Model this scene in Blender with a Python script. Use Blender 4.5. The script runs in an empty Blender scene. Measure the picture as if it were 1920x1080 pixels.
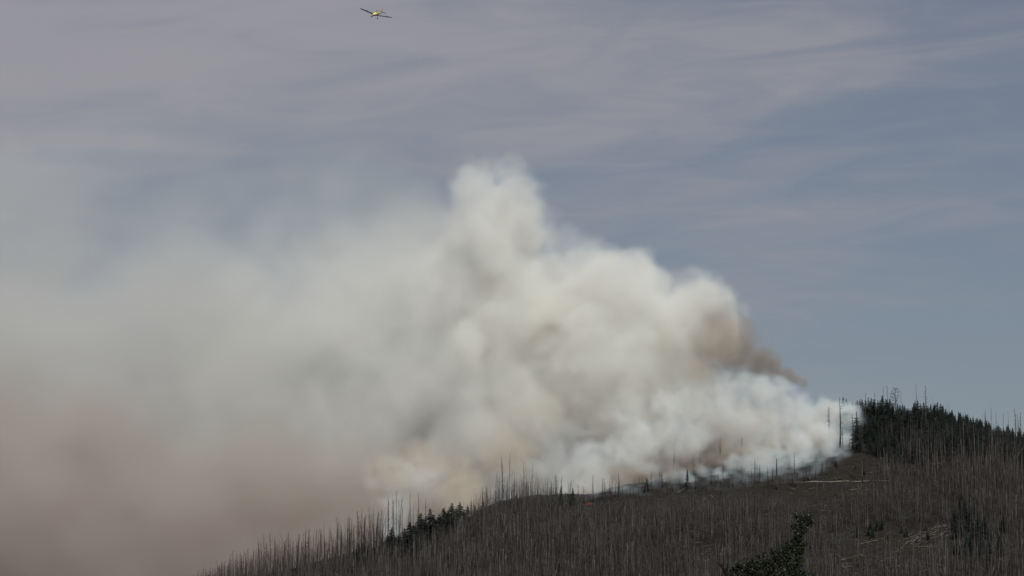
import bpy, math, random
import numpy as np
from mathutils import Vector, Matrix, noise as mnoise

R = math.radians
scene = bpy.context.scene
C = scene.collection

# ------------------------------------------------------------------ camera
FPX = 5333.3                       # focal length in pixels of the 1920 wide photograph
PITCH = 0.14
cam_d = bpy.data.cameras.new('camera')
cam_d.lens = 100.0
cam_d.sensor_width = 36.0
cam_d.clip_start = 1.0
cam_d.clip_end = 60000.0
cam = bpy.data.objects.new('camera', cam_d)
cam.location = (0, 0, 0)
cam.rotation_euler = (math.pi / 2 + PITCH, 0, 0)
C.objects.link(cam)
scene.camera = cam

# ------------------------------------------------------------------ sky, sun, exposure
SUN_EL, SUN_AZ = R(46), R(166)    # azimuth clockwise from the viewing direction
world = bpy.data.worlds.new('World')
scene.world = world
world.use_nodes = True
sun_d = bpy.data.lights.new('sun', 'SUN')
sun_d.energy = 4.6
sun_d.angle = R(0.55)
sun_d.color = (1.0, 0.975, 0.86)
sun = bpy.data.objects.new('sun', sun_d)
C.objects.link(sun)
sdir = Vector((math.sin(SUN_AZ) * math.cos(SUN_EL), math.cos(SUN_AZ) * math.cos(SUN_EL), math.sin(SUN_EL)))
sun.rotation_euler = sdir.to_track_quat('Z', 'Y').to_euler()
sun.location = (-300, 800, 900)
scene.view_settings.view_transform = 'Standard'
scene.view_settings.look = 'None'
scene.view_settings.exposure = -0.5
scene.view_settings.gamma = 1.0
scene.cycles.volume_bounces = 6
scene.cycles.max_bounces = 10
scene.cycles.diffuse_bounces = 2
scene.cycles.transparent_max_bounces = 96
scene.cycles.volume_step_rate = 4.0
scene.cycles.volume_max_steps = 512
scene.cycles.use_denoising = True


class NT:
    """terse node building"""
    def __init__(self, tree):
        self.t = tree

    def n(self, kind, **kw):
        nd = self.t.nodes.new(kind)
        for k, v in kw.items():
            setattr(nd, k, v)
        return nd

    def put(self, sock, v):
        if isinstance(v, bpy.types.NodeSocket):
            self.t.links.new(v, sock)
        else:
            sock.default_value = v

    def math(self, op, a, b=0.0, c=None, clamp=False):
        nd = self.n('ShaderNodeMath', operation=op, use_clamp=clamp)
        self.put(nd.inputs[0], a)
        self.put(nd.inputs[1], b)
        if c is not None:
            self.put(nd.inputs[2], c)
        return nd.outputs[0]

    def vmath(self, op, a, b=(0, 0, 0), scale=None):
        nd = self.n('ShaderNodeVectorMath', operation=op)
        self.put(nd.inputs[0], a)
        if scale is not None:
            self.put(nd.inputs['Scale'], scale)
        else:
            self.put(nd.inputs[1], b)
        return nd.outputs['Value'] if op in ('DISTANCE', 'LENGTH', 'DOT_PRODUCT') else nd.outputs[0]

    def maprange(self, v, a, b, c, d, interp='SMOOTHSTEP'):
        nd = self.n('ShaderNodeMapRange', interpolation_type=interp)
        for i, x in enumerate((v, a, b, c, d)):
            self.put(nd.inputs[i], x)
        return nd.outputs[0]

    def noise(self, vec, scale, detail=4.0, rough=0.5, out=0, dist=0.0, lac=2.0):
        nd = self.n('ShaderNodeTexNoise', noise_dimensions='3D')
        self.put(nd.inputs['Vector'], vec)
        self.put(nd.inputs['Scale'], scale)
        self.put(nd.inputs['Detail'], detail)
        self.put(nd.inputs['Roughness'], rough)
        self.put(nd.inputs['Lacunarity'], lac)
        self.put(nd.inputs['Distortion'], dist)
        return nd.outputs[out]

    def mixc(self, f, a, b):
        nd = self.n('ShaderNodeMix', data_type='RGBA')
        self.put(nd.inputs[0], f)
        self.put(nd.inputs[6], a)
        self.put(nd.inputs[7], b)
        return nd.outputs[2]


# world: Nishita sky under streaked layers of thin high cloud
w = NT(world.node_tree)
world.node_tree.nodes.clear()
sky = w.n('ShaderNodeTexSky', sky_type='NISHITA')
sky.sun_disc = False
sky.sun_elevation = SUN_EL
sky.sun_rotation = SUN_AZ
sky.altitude = 600
sky.air_density = 1.0
sky.dust_density = 1.2
sky.ozone_density = 1.3
bg_sky = w.n('ShaderNodeBackground')
w.put(bg_sky.inputs[0], sky.outputs[0])
bg_sky.inputs[1].default_value = 0.062
tc = w.n('ShaderNodeTexCoord')
sep = w.n('ShaderNodeSeparateXYZ')
w.put(sep.inputs[0], tc.outputs['Generated'])
tilt = w.math('MULTIPLY_ADD', sep.outputs[0], -0.055, sep.outputs[2])
cmb = w.n('ShaderNodeCombineXYZ')                    # long streaks, tilted a little up to the right
w.put(cmb.inputs[0], w.math('MULTIPLY', sep.outputs[0], 3.0))
w.put(cmb.inputs[1], w.math('MULTIPLY', sep.outputs[1], 3.0))
w.put(cmb.inputs[2], w.math('MULTIPLY', tilt, 26.0))
cmb2 = w.n('ShaderNodeCombineXYZ')
w.put(cmb2.inputs[0], w.math('MULTIPLY', sep.outputs[0], 14.0))
w.put(cmb2.inputs[1], w.math('MULTIPLY', sep.outputs[1], 14.0))
w.put(cmb2.inputs[2], w.math('MULTIPLY', tilt, 75.0))
big = w.noise(cmb.outputs[0], 1.0, 4.0, 0.5, dist=0.5)
fine = w.noise(cmb2.outputs[0], 1.0, 6.0, 0.58, dist=0.9)
cov = w.math('ADD', w.math('MULTIPLY', big, 1.0), w.math('MULTIPLY', fine, 0.62))
elev = w.maprange(sep.outputs[2], 0.05, 0.25, -0.05, 0.2, 'LINEAR')
cov = w.math('ADD', w.math('ADD', cov, elev), w.maprange(sep.outputs[2], 0.13, 0.07, 0.0, 0.22))
cov = w.math('MULTIPLY_ADD', sep.outputs[0], -0.85, cov)
cf = w.maprange(cov, 0.66, 1.28, 0.30, 0.95)
bg_cl = w.n('ShaderNodeBackground')
bg_cl.inputs[0].default_value = (0.93, 0.91, 1.0, 1)
bg_cl.inputs[1].default_value = 0.48
mixw = w.n('ShaderNodeMixShader')
w.put(mixw.inputs[0], cf)
w.put(mixw.inputs[1], bg_sky.outputs[0])
w.put(mixw.inputs[2], bg_cl.outputs[0])
wo = w.n('ShaderNodeOutputWorld')
w.put(wo.inputs[0], mixw.outputs[0])


# ------------------------------------------------------------------ helpers
cosP, sinP = math.cos(PITCH), math.sin(PITCH)


def at(px, py, Y):
    """the point of the place seen at a pixel of the photograph, Y metres ahead"""
    u = (px - 960) / FPX
    v = (540 - py) / FPX
    k = Y / (cosP - sinP * v)
    return Vector((u * k, Y, (sinP + cosP * v) * k))


def to_px(x, y, z):
    d = y * cosP + z * sinP
    return 960 + FPX * x / d, 540 - FPX * (z * cosP - y * sinP) / d


def mesh_obj(name, verts, tris, mat, parent=None, smooth=False, link=True):
    """verts (n,3), tris (m,3) numpy -> one mesh object"""
    me = bpy.data.meshes.new(name)
    verts = np.asarray(verts, dtype=np.float32)
    tris = np.asarray(tris, dtype=np.int32)
    n, m = len(verts), len(tris)
    me.vertices.add(n)
    me.vertices.foreach_set('co', verts.ravel())
    me.loops.add(m * 3)
    me.loops.foreach_set('vertex_index', tris.ravel())
    me.polygons.add(m)
    me.polygons.foreach_set('loop_start', np.arange(0, m * 3, 3, dtype=np.int32))
    me.polygons.foreach_set('loop_total', np.full(m, 3, dtype=np.int32))
    if smooth:
        me.polygons.foreach_set('use_smooth', np.ones(m, dtype=bool))
    me.update(calc_edges=True)
    me.validate()
    if mat is not None:
        me.materials.append(mat)
    if not link:
        return me
    return link_obj(name, me, parent)


def link_obj(name, data, parent=None):
    o = bpy.data.objects.new(name, data)
    C.objects.link(o)
    if parent is not None:
        o.parent = parent
    return o


def tag(o, label=None, cat=None, group=None, kind=None):
    if label:
        o['label'] = label
    if cat:
        o['category'] = cat
    if group:
        o['group'] = group
    if kind:
        o['kind'] = kind
    return o


def empty(name, loc=(0, 0, 0), rot=(0, 0, 0), scale=1.0):
    o = bpy.data.objects.new(name, None)
    o.empty_display_size = 0.5
    C.objects.link(o)
    o.location = loc
    o.rotation_euler = rot
    o.scale = (scale, scale, scale) if not hasattr(scale, '__len__') else scale
    return o


class Geo:
    """collects triangles"""
    def __init__(self):
        self.v = []
        self.t = []
        self.n = 0

    def add(self, v, t):
        v = np.asarray(v, dtype=np.float64)
        self.v.append(v)
        self.t.append(np.asarray(t, dtype=np.int64) + self.n)
        self.n += len(v)

    def tube(self, pts, radii, sides=5, cap=True):
        pts = [np.asarray(p, float) for p in pts]
        rings = []
        for i, p in enumerate(pts):
            d = pts[min(i + 1, len(pts) - 1)] - pts[max(i - 1, 0)]
            d = d / (np.linalg.norm(d) + 1e-9)
            a = np.array([0, 0, 1.0]) if abs(d[2]) < 0.8 else np.array([1.0, 0, 0])
            e1 = np.cross(d, a)
            e1 /= np.linalg.norm(e1)
            e2 = np.cross(d, e1)
            ang = np.arange(sides) * 2 * math.pi / sides
            rings.append(p + radii[i] * (np.cos(ang)[:, None] * e1 + np.sin(ang)[:, None] * e2))
        v = np.concatenate(rings)
        t = []
        for i in range(len(pts) - 1):
            for s in range(sides):
                a, b = i * sides + s, i * sides + (s + 1) % sides
                c, d_ = a + sides, b + sides
                t += [(a, c, b), (b, c, d_)]
        if cap:
            k = (len(pts) - 1) * sides
            for s in range(1, sides - 1):
                t.append((0, s, s + 1))
                t.append((k, k + s + 1, k + s))
        self.add(v, t)

    def spike(self, p, q, r):
        """a three-sided pointed twig"""
        p, q = np.asarray(p, float), np.asarray(q, float)
        d = q - p
        d = d / (np.linalg.norm(d) + 1e-9)
        a = np.array([0, 0, 1.0]) if abs(d[2]) < 0.8 else np.array([1.0, 0, 0])
        e1 = np.cross(d, a)
        e1 /= np.linalg.norm(e1)
        e2 = np.cross(d, e1)
        v = [p + r * e1, p + r * (-0.5 * e1 + 0.87 * e2), p + r * (-0.5 * e1 - 0.87 * e2), q]
        self.add(v, [(0, 3, 1), (1, 3, 2), (2, 3, 0)])

    def box(self, c, s):
        c, s = np.asarray(c, float), np.asarray(s, float) / 2
        v = [c + s * np.array([i, j, k]) for i in (-1, 1) for j in (-1, 1) for k in (-1, 1)]
        f = [(0, 1, 3, 2), (4, 6, 7, 5), (0, 4, 5, 1), (2, 3, 7, 6), (0, 2, 6, 4), (1, 5, 7, 3)]
        t = []
        for q in f:
            t += [(q[0], q[1], q[2]), (q[0], q[2], q[3])]
        self.add(v, t)

    def arrays(self):
        return np.concatenate(self.v), np.concatenate(self.t)

    def mesh(self, name, mat, smooth=False):
        v, t = self.arrays()
        return mesh_obj(name, v, t, mat, smooth=smooth, link=False)


def material(name, color, color2=None, scale=1.0, rough=0.9, detail=5.0, coords='Object', spec=0.2, lo=0.35, hi=0.65,
             color3=None, scale3=0.1, bump=0.0, stretch=None):
    m = bpy.data.materials.new(name)
    m.use_nodes = True
    t = NT(m.node_tree)
    bs = m.node_tree.nodes['Principled BSDF']
    bs.inputs['Roughness'].default_value = rough
    bs.inputs['Specular IOR Level'].default_value = spec
    col = (*color, 1)
    if color2 is not None:
        co = t.n('ShaderNodeTexCoord').outputs[coords] if coords != 'World' else t.n('ShaderNodeNewGeometry').outputs['Position']
        if stretch:
            co = t.vmath('MULTIPLY', co, (1, 1, stretch))
        f = t.maprange(t.noise(co, scale, detail, 0.6), lo, hi, 0.0, 1.0)
        col = t.mixc(f, (*color, 1), (*color2, 1))
        if color3 is not None:
            f3 = t.maprange(t.noise(co, scale3, 4.0, 0.55), 0.45, 0.62, 0.0, 1.0)
            col = t.mixc(f3, col, (*color3, 1))
        if bump:
            b = t.n('ShaderNodeBump')
            b.inputs['Strength'].default_value = bump
            t.put(b.inputs['Height'], t.noise(co, scale * 1.7, 4.0, 0.6))
            t.put(bs.inputs['Normal'], b.outputs[0])
    t.put(bs.inputs['Base Color'], col)
    return m


M = {}
M['ground'] = material('slope_ground', (0.006, 0.005, 0.0048), (0.018, 0.0142, 0.013), 0.35, coords='World', detail=8,
                       color3=(0.020, 0.019, 0.017), scale3=0.03, bump=0.15)
_t = NT(M['ground'].node_tree)
_bs = M['ground'].node_tree.nodes['Principled BSDF']
_duff = _bs.inputs['Base Color'].links[0].from_socket
_pos = _t.n('ShaderNodeNewGeometry').outputs['Position']
_open = _t.mixc(_t.maprange(_t.noise(_pos, 0.3, 8.0, 0.65), 0.38, 0.62, 0.0, 1.0), (0.009, 0.0085, 0.0072, 1), (0.025, 0.0185, 0.0145, 1))
_col = _t.mixc(_t.n('ShaderNodeAttribute', attribute_name='cleared').outputs['Fac'], _duff, _open)
_char = _t.math('MULTIPLY', _t.n('ShaderNodeAttribute', attribute_name='burnt').outputs['Fac'], _t.maprange(_t.noise(_pos, 0.25, 6.0, 0.6), 0.3, 0.5, 0.4, 1.0))
_t.put(_bs.inputs['Base Color'], _t.mixc(_char, _col, (0.018, 0.0175, 0.018, 1)))
M['bark'] = material('weathered_dead_bark', (0.022, 0.0195, 0.020), (0.150, 0.134, 0.131), 0.45, coords='World', lo=0.34, hi=0.72, stretch=0.12)
M['bark_dark'] = material('scorched_bark', (0.02, 0.018, 0.018), (0.055, 0.05, 0.047), 0.8, coords='World')
M['twig'] = material('dead_twigs', (0.015, 0.0125, 0.012), (0.036, 0.029, 0.027), 0.06, coords='World')
M['log'] = material('bleached_log', (0.06, 0.053, 0.047), (0.185, 0.168, 0.148), 0.4, coords='World')
M['needles'] = material('spruce_needles', (0.008, 0.013, 0.012), (0.018, 0.026, 0.021), 0.5, coords='World')
M['leaf'] = material('broad_leaves', (0.006, 0.010, 0.003), (0.019, 0.029, 0.008), 2.0, coords='World', rough=0.55, spec=0.4)
M['limb'] = material('living_bark', (0.014, 0.0115, 0.010), (0.03, 0.024, 0.021), 6.0, coords='World')
M['dead_limb'] = material('dead_dark_bark', (0.006, 0.004, 0.004), (0.012, 0.008, 0.007), 6.0, coords='World')  # distinct near-black tone for the bare fork
M['track'] = material('gravel_track', (0.06, 0.05, 0.042), (0.24, 0.22, 0.19), 0.2, coords='World')

# ------------------------------------------------------------------ the hill
CREST = [  # photo column, photo row of the bare crest, metres ahead
    (-1400, 1283, 1790), (-700, 1280, 1790), (-300, 1270, 1790), (0, 1205, 1795), (200, 1150, 1800), (340, 1108, 1805), (500, 1080, 1810), (600, 1054, 1815),
    (700, 1024, 1820), (760, 1008, 1825), (870, 974, 1835), (930, 938, 1850), (1000, 926, 1865), (1100, 926, 1880),
    (1200, 902, 1900), (1300, 880, 1915), (1400, 856, 1930), (1500, 830, 1940), (1600, 800, 1950), (1650, 790, 1950),
    (1700, 787, 1950), (1800, 800, 1945), (1920, 833, 1935), (2200, 920, 1920), (2700, 1080, 1900), (3400, 1270, 1900)]
CP = [at(a, b, c) for a, b, c in CREST]
_cx = np.array([p.x for p in CP])
_gx = np.linspace(-900, 1000, 700)


def _smooth(vals, k=9):
    a = np.interp(_gx, _cx, vals)
    ker = np.hanning(k + 2)[1:-1]
    ker /= ker.sum()
    return np.convolve(np.pad(a, k // 2, mode='edge'), ker, mode='valid')


_cy = _smooth(np.array([p.y for p in CP]))
_cz = _smooth(np.array([p.z for p in CP]))
YB, ZB = 1380.0, 6.0


def hill(x, y):
    yc = float(np.interp(x, _gx, _cy))
    zc = float(np.interp(x, _gx, _cz))
    if y < YB:
        base = -1.7 + (ZB + 1.7) * max(0.0, (y - 500) / (YB - 500)) ** 2
        return base
    t = (y - YB) / (yc - YB)
    front = ZB + (zc - ZB) * (t if t < 1 else 1) ** 1.06
    if t > 1:
        back = zc - (zc + 4.0) * (1 - math.exp(-((y - yc) / 240.0) ** 1.6))
        front = back
    amp = min(1.0, max(0.0, (y - YB) / 60.0)) * (1 if y < 2400 else 0)
    nz = (mnoise.noise(Vector((x / 60, y / 60, 1.3))) * 1.8 + mnoise.noise(Vector((x / 17, y / 17, 7.7))) * 1.3
          + mnoise.noise(Vector((x / 6, y / 6, 3.1))) * 0.6)
    return front + amp * nz


def ground_hit(px, py, y0=1390.0, y1=2000.0):
    """where the line of sight through a photo pixel first meets the hill (None if it clears it)"""
    y = y0
    while y < y1:
        p = at(px, py, y)
        if p.z <= hill(p.x, y):
            lo, hi = y - 4, y
            for _ in range(8):
                mid = (lo + hi) / 2
                q = at(px, py, mid)
                if q.z <= hill(q.x, mid):
                    hi = mid
                else:
                    lo = mid
            q = at(px, py, hi)
            return Vector((q.x, q.y, hill(q.x, q.y)))
        y += 4
    return None


def crest_point(px, dy=0.0):
    """the crest at a photo column, moved dy metres towards (-) or away from the viewer"""
    x = (px - 960) / FPX * 1850
    for _ in range(4):
        y = float(np.interp(x, _gx, _cy)) + dy
        z = hill(x, y)
        x = (px - 960) / FPX * (y * cosP + z * sinP)
    return Vector((x, y, hill(x, y)))


def spaced(a, b, step, far, lo, hi):
    mid = list(np.arange(a, b + step / 2, step))
    left, right = [], []
    d = step
    p = a
    while p > lo:
        d *= 1.35
        p -= d
        left.append(max(p, lo))
    d = step
    p = b
    while p < hi:
        d *= 1.35
        p += d
        right.append(min(p, hi))
    return left[::-1] + mid + right


xs = spaced(-330, 400, 3.0, 0, -20000, 20000)
ys = spaced(1376, 2060, 3.0, 0, -3000, 40000)
gv = np.array([(x, y, hill(x, y)) for y in ys for x in xs])
nx, ny = len(xs), len(ys)
i0 = (np.arange(ny - 1)[:, None] * nx + np.arange(nx - 1)[None, :]).ravel()
gt = np.concatenate([np.stack([i0, i0 + 1, i0 + nx + 1], 1), np.stack([i0, i0 + nx + 1, i0 + nx], 1)])
ground = mesh_obj('ground', gv, gt, M['ground'], smooth=True)
tag(ground, kind='structure')
_d = gv[:, 1] * cosP + gv[:, 2] * sinP
_d = np.where(_d > 100, _d, 100)
_px = 960 + FPX * gv[:, 0] / _d
_py = 540 - FPX * (gv[:, 2] * cosP - gv[:, 1] * sinP) / _d
_fl = np.interp(_px, [880, 1000, 1100, 1200, 1300, 1400, 1500, 1560, 1620, 1660], [925, 935, 935, 914, 908, 903, 893, 872, 842, 780])
_on = (gv[:, 1] > 1700) & (_px > 900) & (_px < 1640)
_burnt = np.clip((_fl - _py + 4) / 8.0, 0, 1) * _on
_clr = np.clip((955 - _py) / 25, 0, 1) * np.clip((_py - np.interp(_px, [1600, 1660, 1700], [835, 862, 872])) / 8, 0, 1) * np.clip((_px - 1380) / 120, 0, 1) * np.clip((1830 - _px) / 80, 0, 1) * (gv[:, 1] > 1500)
_clr = np.maximum(_clr, np.exp(-((_px - 1690) / 95) ** 4 - ((_py - 1028) / 45) ** 4) * (gv[:, 1] > 1390))
for nm, arr in (('burnt', _burnt), ('cleared', _clr)):
    at_ = ground.data.attributes.new(nm, 'FLOAT', 'POINT')
    at_.data.foreach_set('value', arr.astype(np.float32))

# ------------------------------------------------------------------ gravel track across the clear slope
def strip(name, pts, width, mat, lift):
    v, t = [], []
    for i, (px, py) in enumerate(pts):
        p = ground_hit(px, py)
        v.append((p.x, p.y - width / 2, hill(p.x, p.y - width / 2) + lift))
        v.append((p.x, p.y + width / 2, hill(p.x, p.y + width / 2) + lift))
        if i:
            a = 2 * i - 2
            t += [(a, a + 2, a + 1), (a + 1, a + 2, a + 3)]
    return mesh_obj(name, v, t, mat)


track = strip('forest_track', [(1488 + i * 6, 904.5 - i * 0.09 + 0.6 * math.sin(i * 0.7)) for i in range(31)], 1.7, M['track'], 0.25)
tag(track, kind='structure')

# ------------------------------------------------------------------ dead spruces
rng = np.random.default_rng(11)
random.seed(5)


def snag_arrays(h, r, nb, seed, broken=False, droop=0.35, blen=1.9, first=0.25, tw_r=0.05):
    """a dead spruce: tapering bent trunk and short bare branches; returns trunk Geo and branch Geo"""
    g = np.random.default_rng(seed)
    tr, br = Geo(), Geo()
    n = 6
    bend = g.normal(0, 0.012, 2) * h
    lean = g.normal(0, 0.012, 2) * h
    pts, rad = [], []
    for i in range(n):
        f = i / (n - 1)
        pts.append((lean[0] * f + bend[0] * math.sin(f * math.pi), lean[1] * f + bend[1] * math.sin(f * math.pi), h * f - (0.6 if i == 0 else 0)))
        rad.append(r * (1 - 0.88 * f) if not broken else r * (1 - 0.4 * f))
    tr.tube(pts, rad, 5)
    pts = np.array(pts)
    for k in range(nb):
        f = first + (0.985 - first) * g.random() ** 0.8
        base = np.array([np.interp(f, np.linspace(0, 1, n), pts[:, j]) for j in range(3)])
        ang = g.random() * 2 * math.pi
        L = blen * (1.15 - f) * (0.35 + 0.9 * g.random()) + 0.25
        dz = -droop * L * (0.3 + g.random()) + (0.15 * L if f > 0.85 else 0)
        tip = base + np.array([math.cos(ang) * L, math.sin(ang) * L, dz])
        br.spike(base, tip, tw_r + 0.035 * g.random())
        if g.random() < 0.35:
            mid = base * 0.45 + tip * 0.55
            a2 = ang + g.choice([-0.8, 0.8])
            br.spike(mid, mid + np.array([math.cos(a2), math.sin(a2), -0.3]) * L * 0.5, 0.028)
    return tr, br


SNAG = []           # mesh pairs shared by the single dead trees, 25 m tall
for k in range(10):
    tr, br = snag_arrays(25.0, 0.24 + 0.05 * (k % 3), [80, 60, 110, 130, 40][k % 5], 100 + k, blen=[1.9, 1.5, 2.5, 2.1, 1.3][k % 5])
    SNAG.append((tr.mesh('trunk', M['bark'], True), br.mesh('branches', M['twig'])))
SCORCHED = []
for k in range(5):
    tr, br = snag_arrays(25.0, 0.27, [50, 90, 24, 120, 40][k], 300 + k, blen=[1.7, 2.4, 1.1, 3.0, 1.4][k], tw_r=0.07)
    SCORCHED.append((tr.mesh('trunk', M['bark_dark'], True), br.mesh('branches', M['twig'])))
STUB = []
for k in range(3):
    tr, br = snag_arrays(25.0, 0.5, 6, 400 + k, broken=True, blen=2.5, first=0.4)
    STUB.append((tr.mesh('trunk', M['bark'], True), br.mesh('branches', M['twig'])))


def place_snag(p, h, label, group, pair, tilt=(0.0, 0.0), fat=1.0):
    s = h / 25.0
    fat *= random.uniform(0.8, 1.3)
    if random.random() < 0.12 and h < 22:
        pair = STUB[int(random.random() * 3)]
        fat *= 0.6
    o = empty('dead_spruce', p, (tilt[0] + random.gauss(0, 0.022), tilt[1] + random.gauss(0, 0.022), random.random() * 6.28), (max(s, 0.55) * fat, max(s, 0.55) * fat, s))
    tag(o, label, 'dead tree', group)
    link_obj('trunk', pair[0], o)
    tag(link_obj('branches', pair[1], o), kind='stuff')
    return o


def px_height(p, top_py):
    """height a tree standing at p needs for its top to reach a photo row"""
    return at(960, top_py, p.y).z - p.z


count = {'dead': 0}

# the ragged row along the descending crest
TOPS = [(335, 1084), (380, 1066), (420, 1044), (460, 1024), (510, 1001), (560, 998), (600, 986), (640, 968), (676, 952), (700, 952), (725, 944)]


def row_top(px):
    return float(np.interp(px, [a for a, b in TOPS], [b for a, b in TOPS]))


for i in range(92):
    px = 338 + (724 - 338) * (i + 0.5 + random.uniform(-0.45, 0.45)) / 92
    p = crest_point(px, random.uniform(-28, 6))
    top = row_top(px) + abs(random.gauss(0, 12)) - (6 if random.random() < 0.2 else 0)
    place_snag(p, max(9, px_height(p, top)), ['bare grey dead spruce at the low end of the ragged crest row', 'bare grey dead spruce in the middle of the ragged crest row', 'bare grey dead spruce in the tall end of the crest row near the spot fire'][min(2, i // 31)],
               ['dead spruces at the low end of the crest row', 'dead spruces in the middle of the crest row', 'dead spruces at the tall end of the crest row'][min(2, i // 31)], SNAG[i % 10], fat=1.3)
    count['dead'] += 1

# standing round the spot fire beside the dark spruces
for i, (px, top, dy, txt) in enumerate([
        (727, 932, 4, None), (731, 938, 8, None), (735, 930, 12, None), (738, 936, 6, None), (743, 920, 16, 'tallest thin dead spruce in the pale wisp of the spot fire'), (747, 935, 14, None),
        (750, 932, 10, None), (755, 953, -2, None), (764, 960, -2, None), (771, 925, 6, 'tall dead spruce with short branch stubs between spot fire and dark spruces'),
        (785, 926, 8, 'thin tall dead spruce just above the dark spruce clump'), (797, 934, 10, 'faint dead spruce standing alone in brown smoke above the dark spruces'),
        (774, 940, 8, None), (783, 952, 8, None), (718, 958, 0, None), (712, 966, 0, None), (691, 952, -4, None), (820, 955, 10, None), (884, 940, 0, None)]):
    p = crest_point(px, dy)
    place_snag(p, px_height(p, top), txt or 'dead trunk silhouetted by the spot fire smoke near the dark spruces',
               'dead trunks round the spot fire', SCORCHED[i % 5])
    count['dead'] += 1

# on the burning slope, in and before the smoke
burn = [  # column, base row, top row, label
    (1430, 838, 779, 'bare dead spruce rising high out of the thick white smoke'),
    (1393, 842, 810, 'dead spruce with a bushy top half hidden in yellowish smoke'), (1390, 846, 822, None),
    (1350, 870, 815, 'faint dead trunk deep in smoke above the burning slope'), (1352, 868, 818, None),
    (1262, 882, 824, 'ghostly dead trunk in pale smoke, farthest back on the burnt slope'), (1312, 876, 842, None), (1325, 878, 840, None), (1300, 876, 818, None), (1303, 876, 822, None),
    (1581, 846, 800, 'dark straight trunk at the edge of the white smoke'), (1597, 845, 777, 'scorched straight trunk with few stubs at the smoke edge'), (1593, 845, 826, None),
    (1557, 850, 762, 'slim dead trunk half sunk in white smoke below the dark forest'), (1575, 840, 745, 'tall dead spruce with drooping branches against bright smoke'),
    (1492, 912, 848, 'tall thin trunk standing before the white smoke'), (1456, 918, 859, 'plain dead trunk before the smoking ground'), (1507, 905, 866, 'dead spruce with side branches before the white smoke'), (1518, 902, 873, None),
    (1415, 905, 863, None), (1390, 903, 874, None), (1357, 912, 868, None), (1334, 908, 885, None), (1346, 905, 888, None),
    (1267, 903, 892, None), (1288, 916, 878, 'dead spruce with dense dark branches before bluish smoke'), (1222, 920, 883, None), (1237, 912, 880, 'crooked dead tree leaning out of bluish smoke'),
    (1242, 915, 884, None), (1409, 905, 876, None), (1404, 906, 880, None), (1423, 905, 872, None), (1440, 908, 872, None),
    (1158, 935, 887, 'straight bare trunk standing out before pale smoke'), (1142, 938, 894, None), (1147, 938, 894, None), (1113, 942, 889, 'dead trunk standing just above the red flames'), (1131, 940, 892, 'dead tree with twisted crown before pale smoke'),
    (1134, 940, 897, None), (1168, 936, 906, None), (1084, 945, 908, None), (1070, 946, 900, None), (1054, 945, 892, None), (1041, 946, 890, None), (1033, 948, 900, None),
    (1066, 944, 905, None), (1095, 944, 912, None), (1197, 925, 893, None)]
for i, (px, by, ty, txt) in enumerate(burn):
    p = ground_hit(px, by) or crest_point(px, -4)
    place_snag(p, px_height(p, ty), txt or 'dead trunk standing on the smoking upper slope at the fire front',
               'dead trunks on the smoking upper slope', SCORCHED[i % 5] if i % 3 else SNAG[i % 10], fat=1.7)
    count['dead'] += 1
for i in range(46):
    px = 1120 + 440 * (i + random.random()) / 46
    by = float(np.interp(px, [1100, 1200, 1300, 1400, 1500, 1560], [938, 922, 912, 905, 896, 880])) + random.uniform(2, 13)
    p = ground_hit(px, by) or crest_point(px, -4)
    place_snag(p, random.uniform(3.0, 11.0), 'short charred snag in the ragged line along the lower edge of the smoke', 'short charred snags along the smoke edge', SCORCHED[(i * 2) % 5], fat=1.5)
    count['dead'] += 1
# in the bluish haze of the hollow at the head of the left slope
for i in range(26):
    px = 930 + random.random() * 95
    p = crest_point(px, random.uniform(2, 30))
    ty = 850 + random.random() ** 0.6 * 65
    place_snag(p, max(8, px_height(p, ty)), 'faint dead trunk in the bluish smoke of the saddle', 'dead trunks in the bluish smoke of the saddle', SCORCHED[i % 5], fat=0.8)
    count['dead'] += 1

# above the live forest at the summit
for i, (px, ty, txt) in enumerate([
        (1657, 723, 'dead spruce top, first of the two close snags above the summit forest'), (1664, 722, 'dead spruce top, second of the two close snags above the summit forest'),
        (1689, 730, 'thin dead spruce beside the lattice crowned tree on the summit'), (1719, 720, 'tallest bare dead spruce on the summit skyline'),
        (1736, 722, 'bare dead spruce with side twigs, second tallest on the summit skyline'), (1642, 732, None), (1623, 735, None), (1749, 745, None), (1779, 752, None), (1848, 765, None), (1858, 760, 'dead spruce standing alone above the falling right skyline'),
        (1868, 772, None), (1881, 774, None), (1891, 772, None), (1904, 765, 'dead spruce with drooping twigs near the right end of the skyline'), (1912, 774, None), (1918, 772, None), (1843, 775, None)]):
    p = crest_point(px, -6)
    place_snag(p, px_height(p, ty), txt or 'small dead top poking out of the summit forest skyline', 'dead tops on the summit skyline', SNAG[(i * 3) % 10])
    count['dead'] += 1

# pale trunks that stand out on the open slope
front = [(1618, 905, 800), (1646, 908, 830), (1663, 902, 838), (1705, 905, 848), (1722, 902, 846), (1780, 935, 850), (1785, 900, 838), (1695, 845, 770), (1690, 835, 762), (1675, 845, 796), (1671, 842, 785),
         (1757, 850, 790), (1803, 860, 800), (1827, 865, 795), (1845, 870, 800), (1860, 868, 792), (1875, 880, 800), (1890, 880, 805), (1905, 885, 800), (1650, 862, 815),
         (1545, 925, 880), (1579, 945, 893), (1532, 940, 890), (1568, 930, 892)]
for i, (px, by, ty) in enumerate(front):
    p = ground_hit(px, by)
    place_snag(p, px_height(p, ty), 'pale bare trunk standing apart on the open slope below the summit forest', 'pale trunks below the summit forest', SNAG[(i * 7) % 10], fat=1.15)
    count['dead'] += 1
p = ground_hit(1711, 843)
o = place_snag(p, 11.5, 'pale broken trunk leaning steeply at the foot of the summit forest', None, SNAG[1], fat=1.5)
o.rotation_euler = (0, 0.2, 0)
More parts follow.
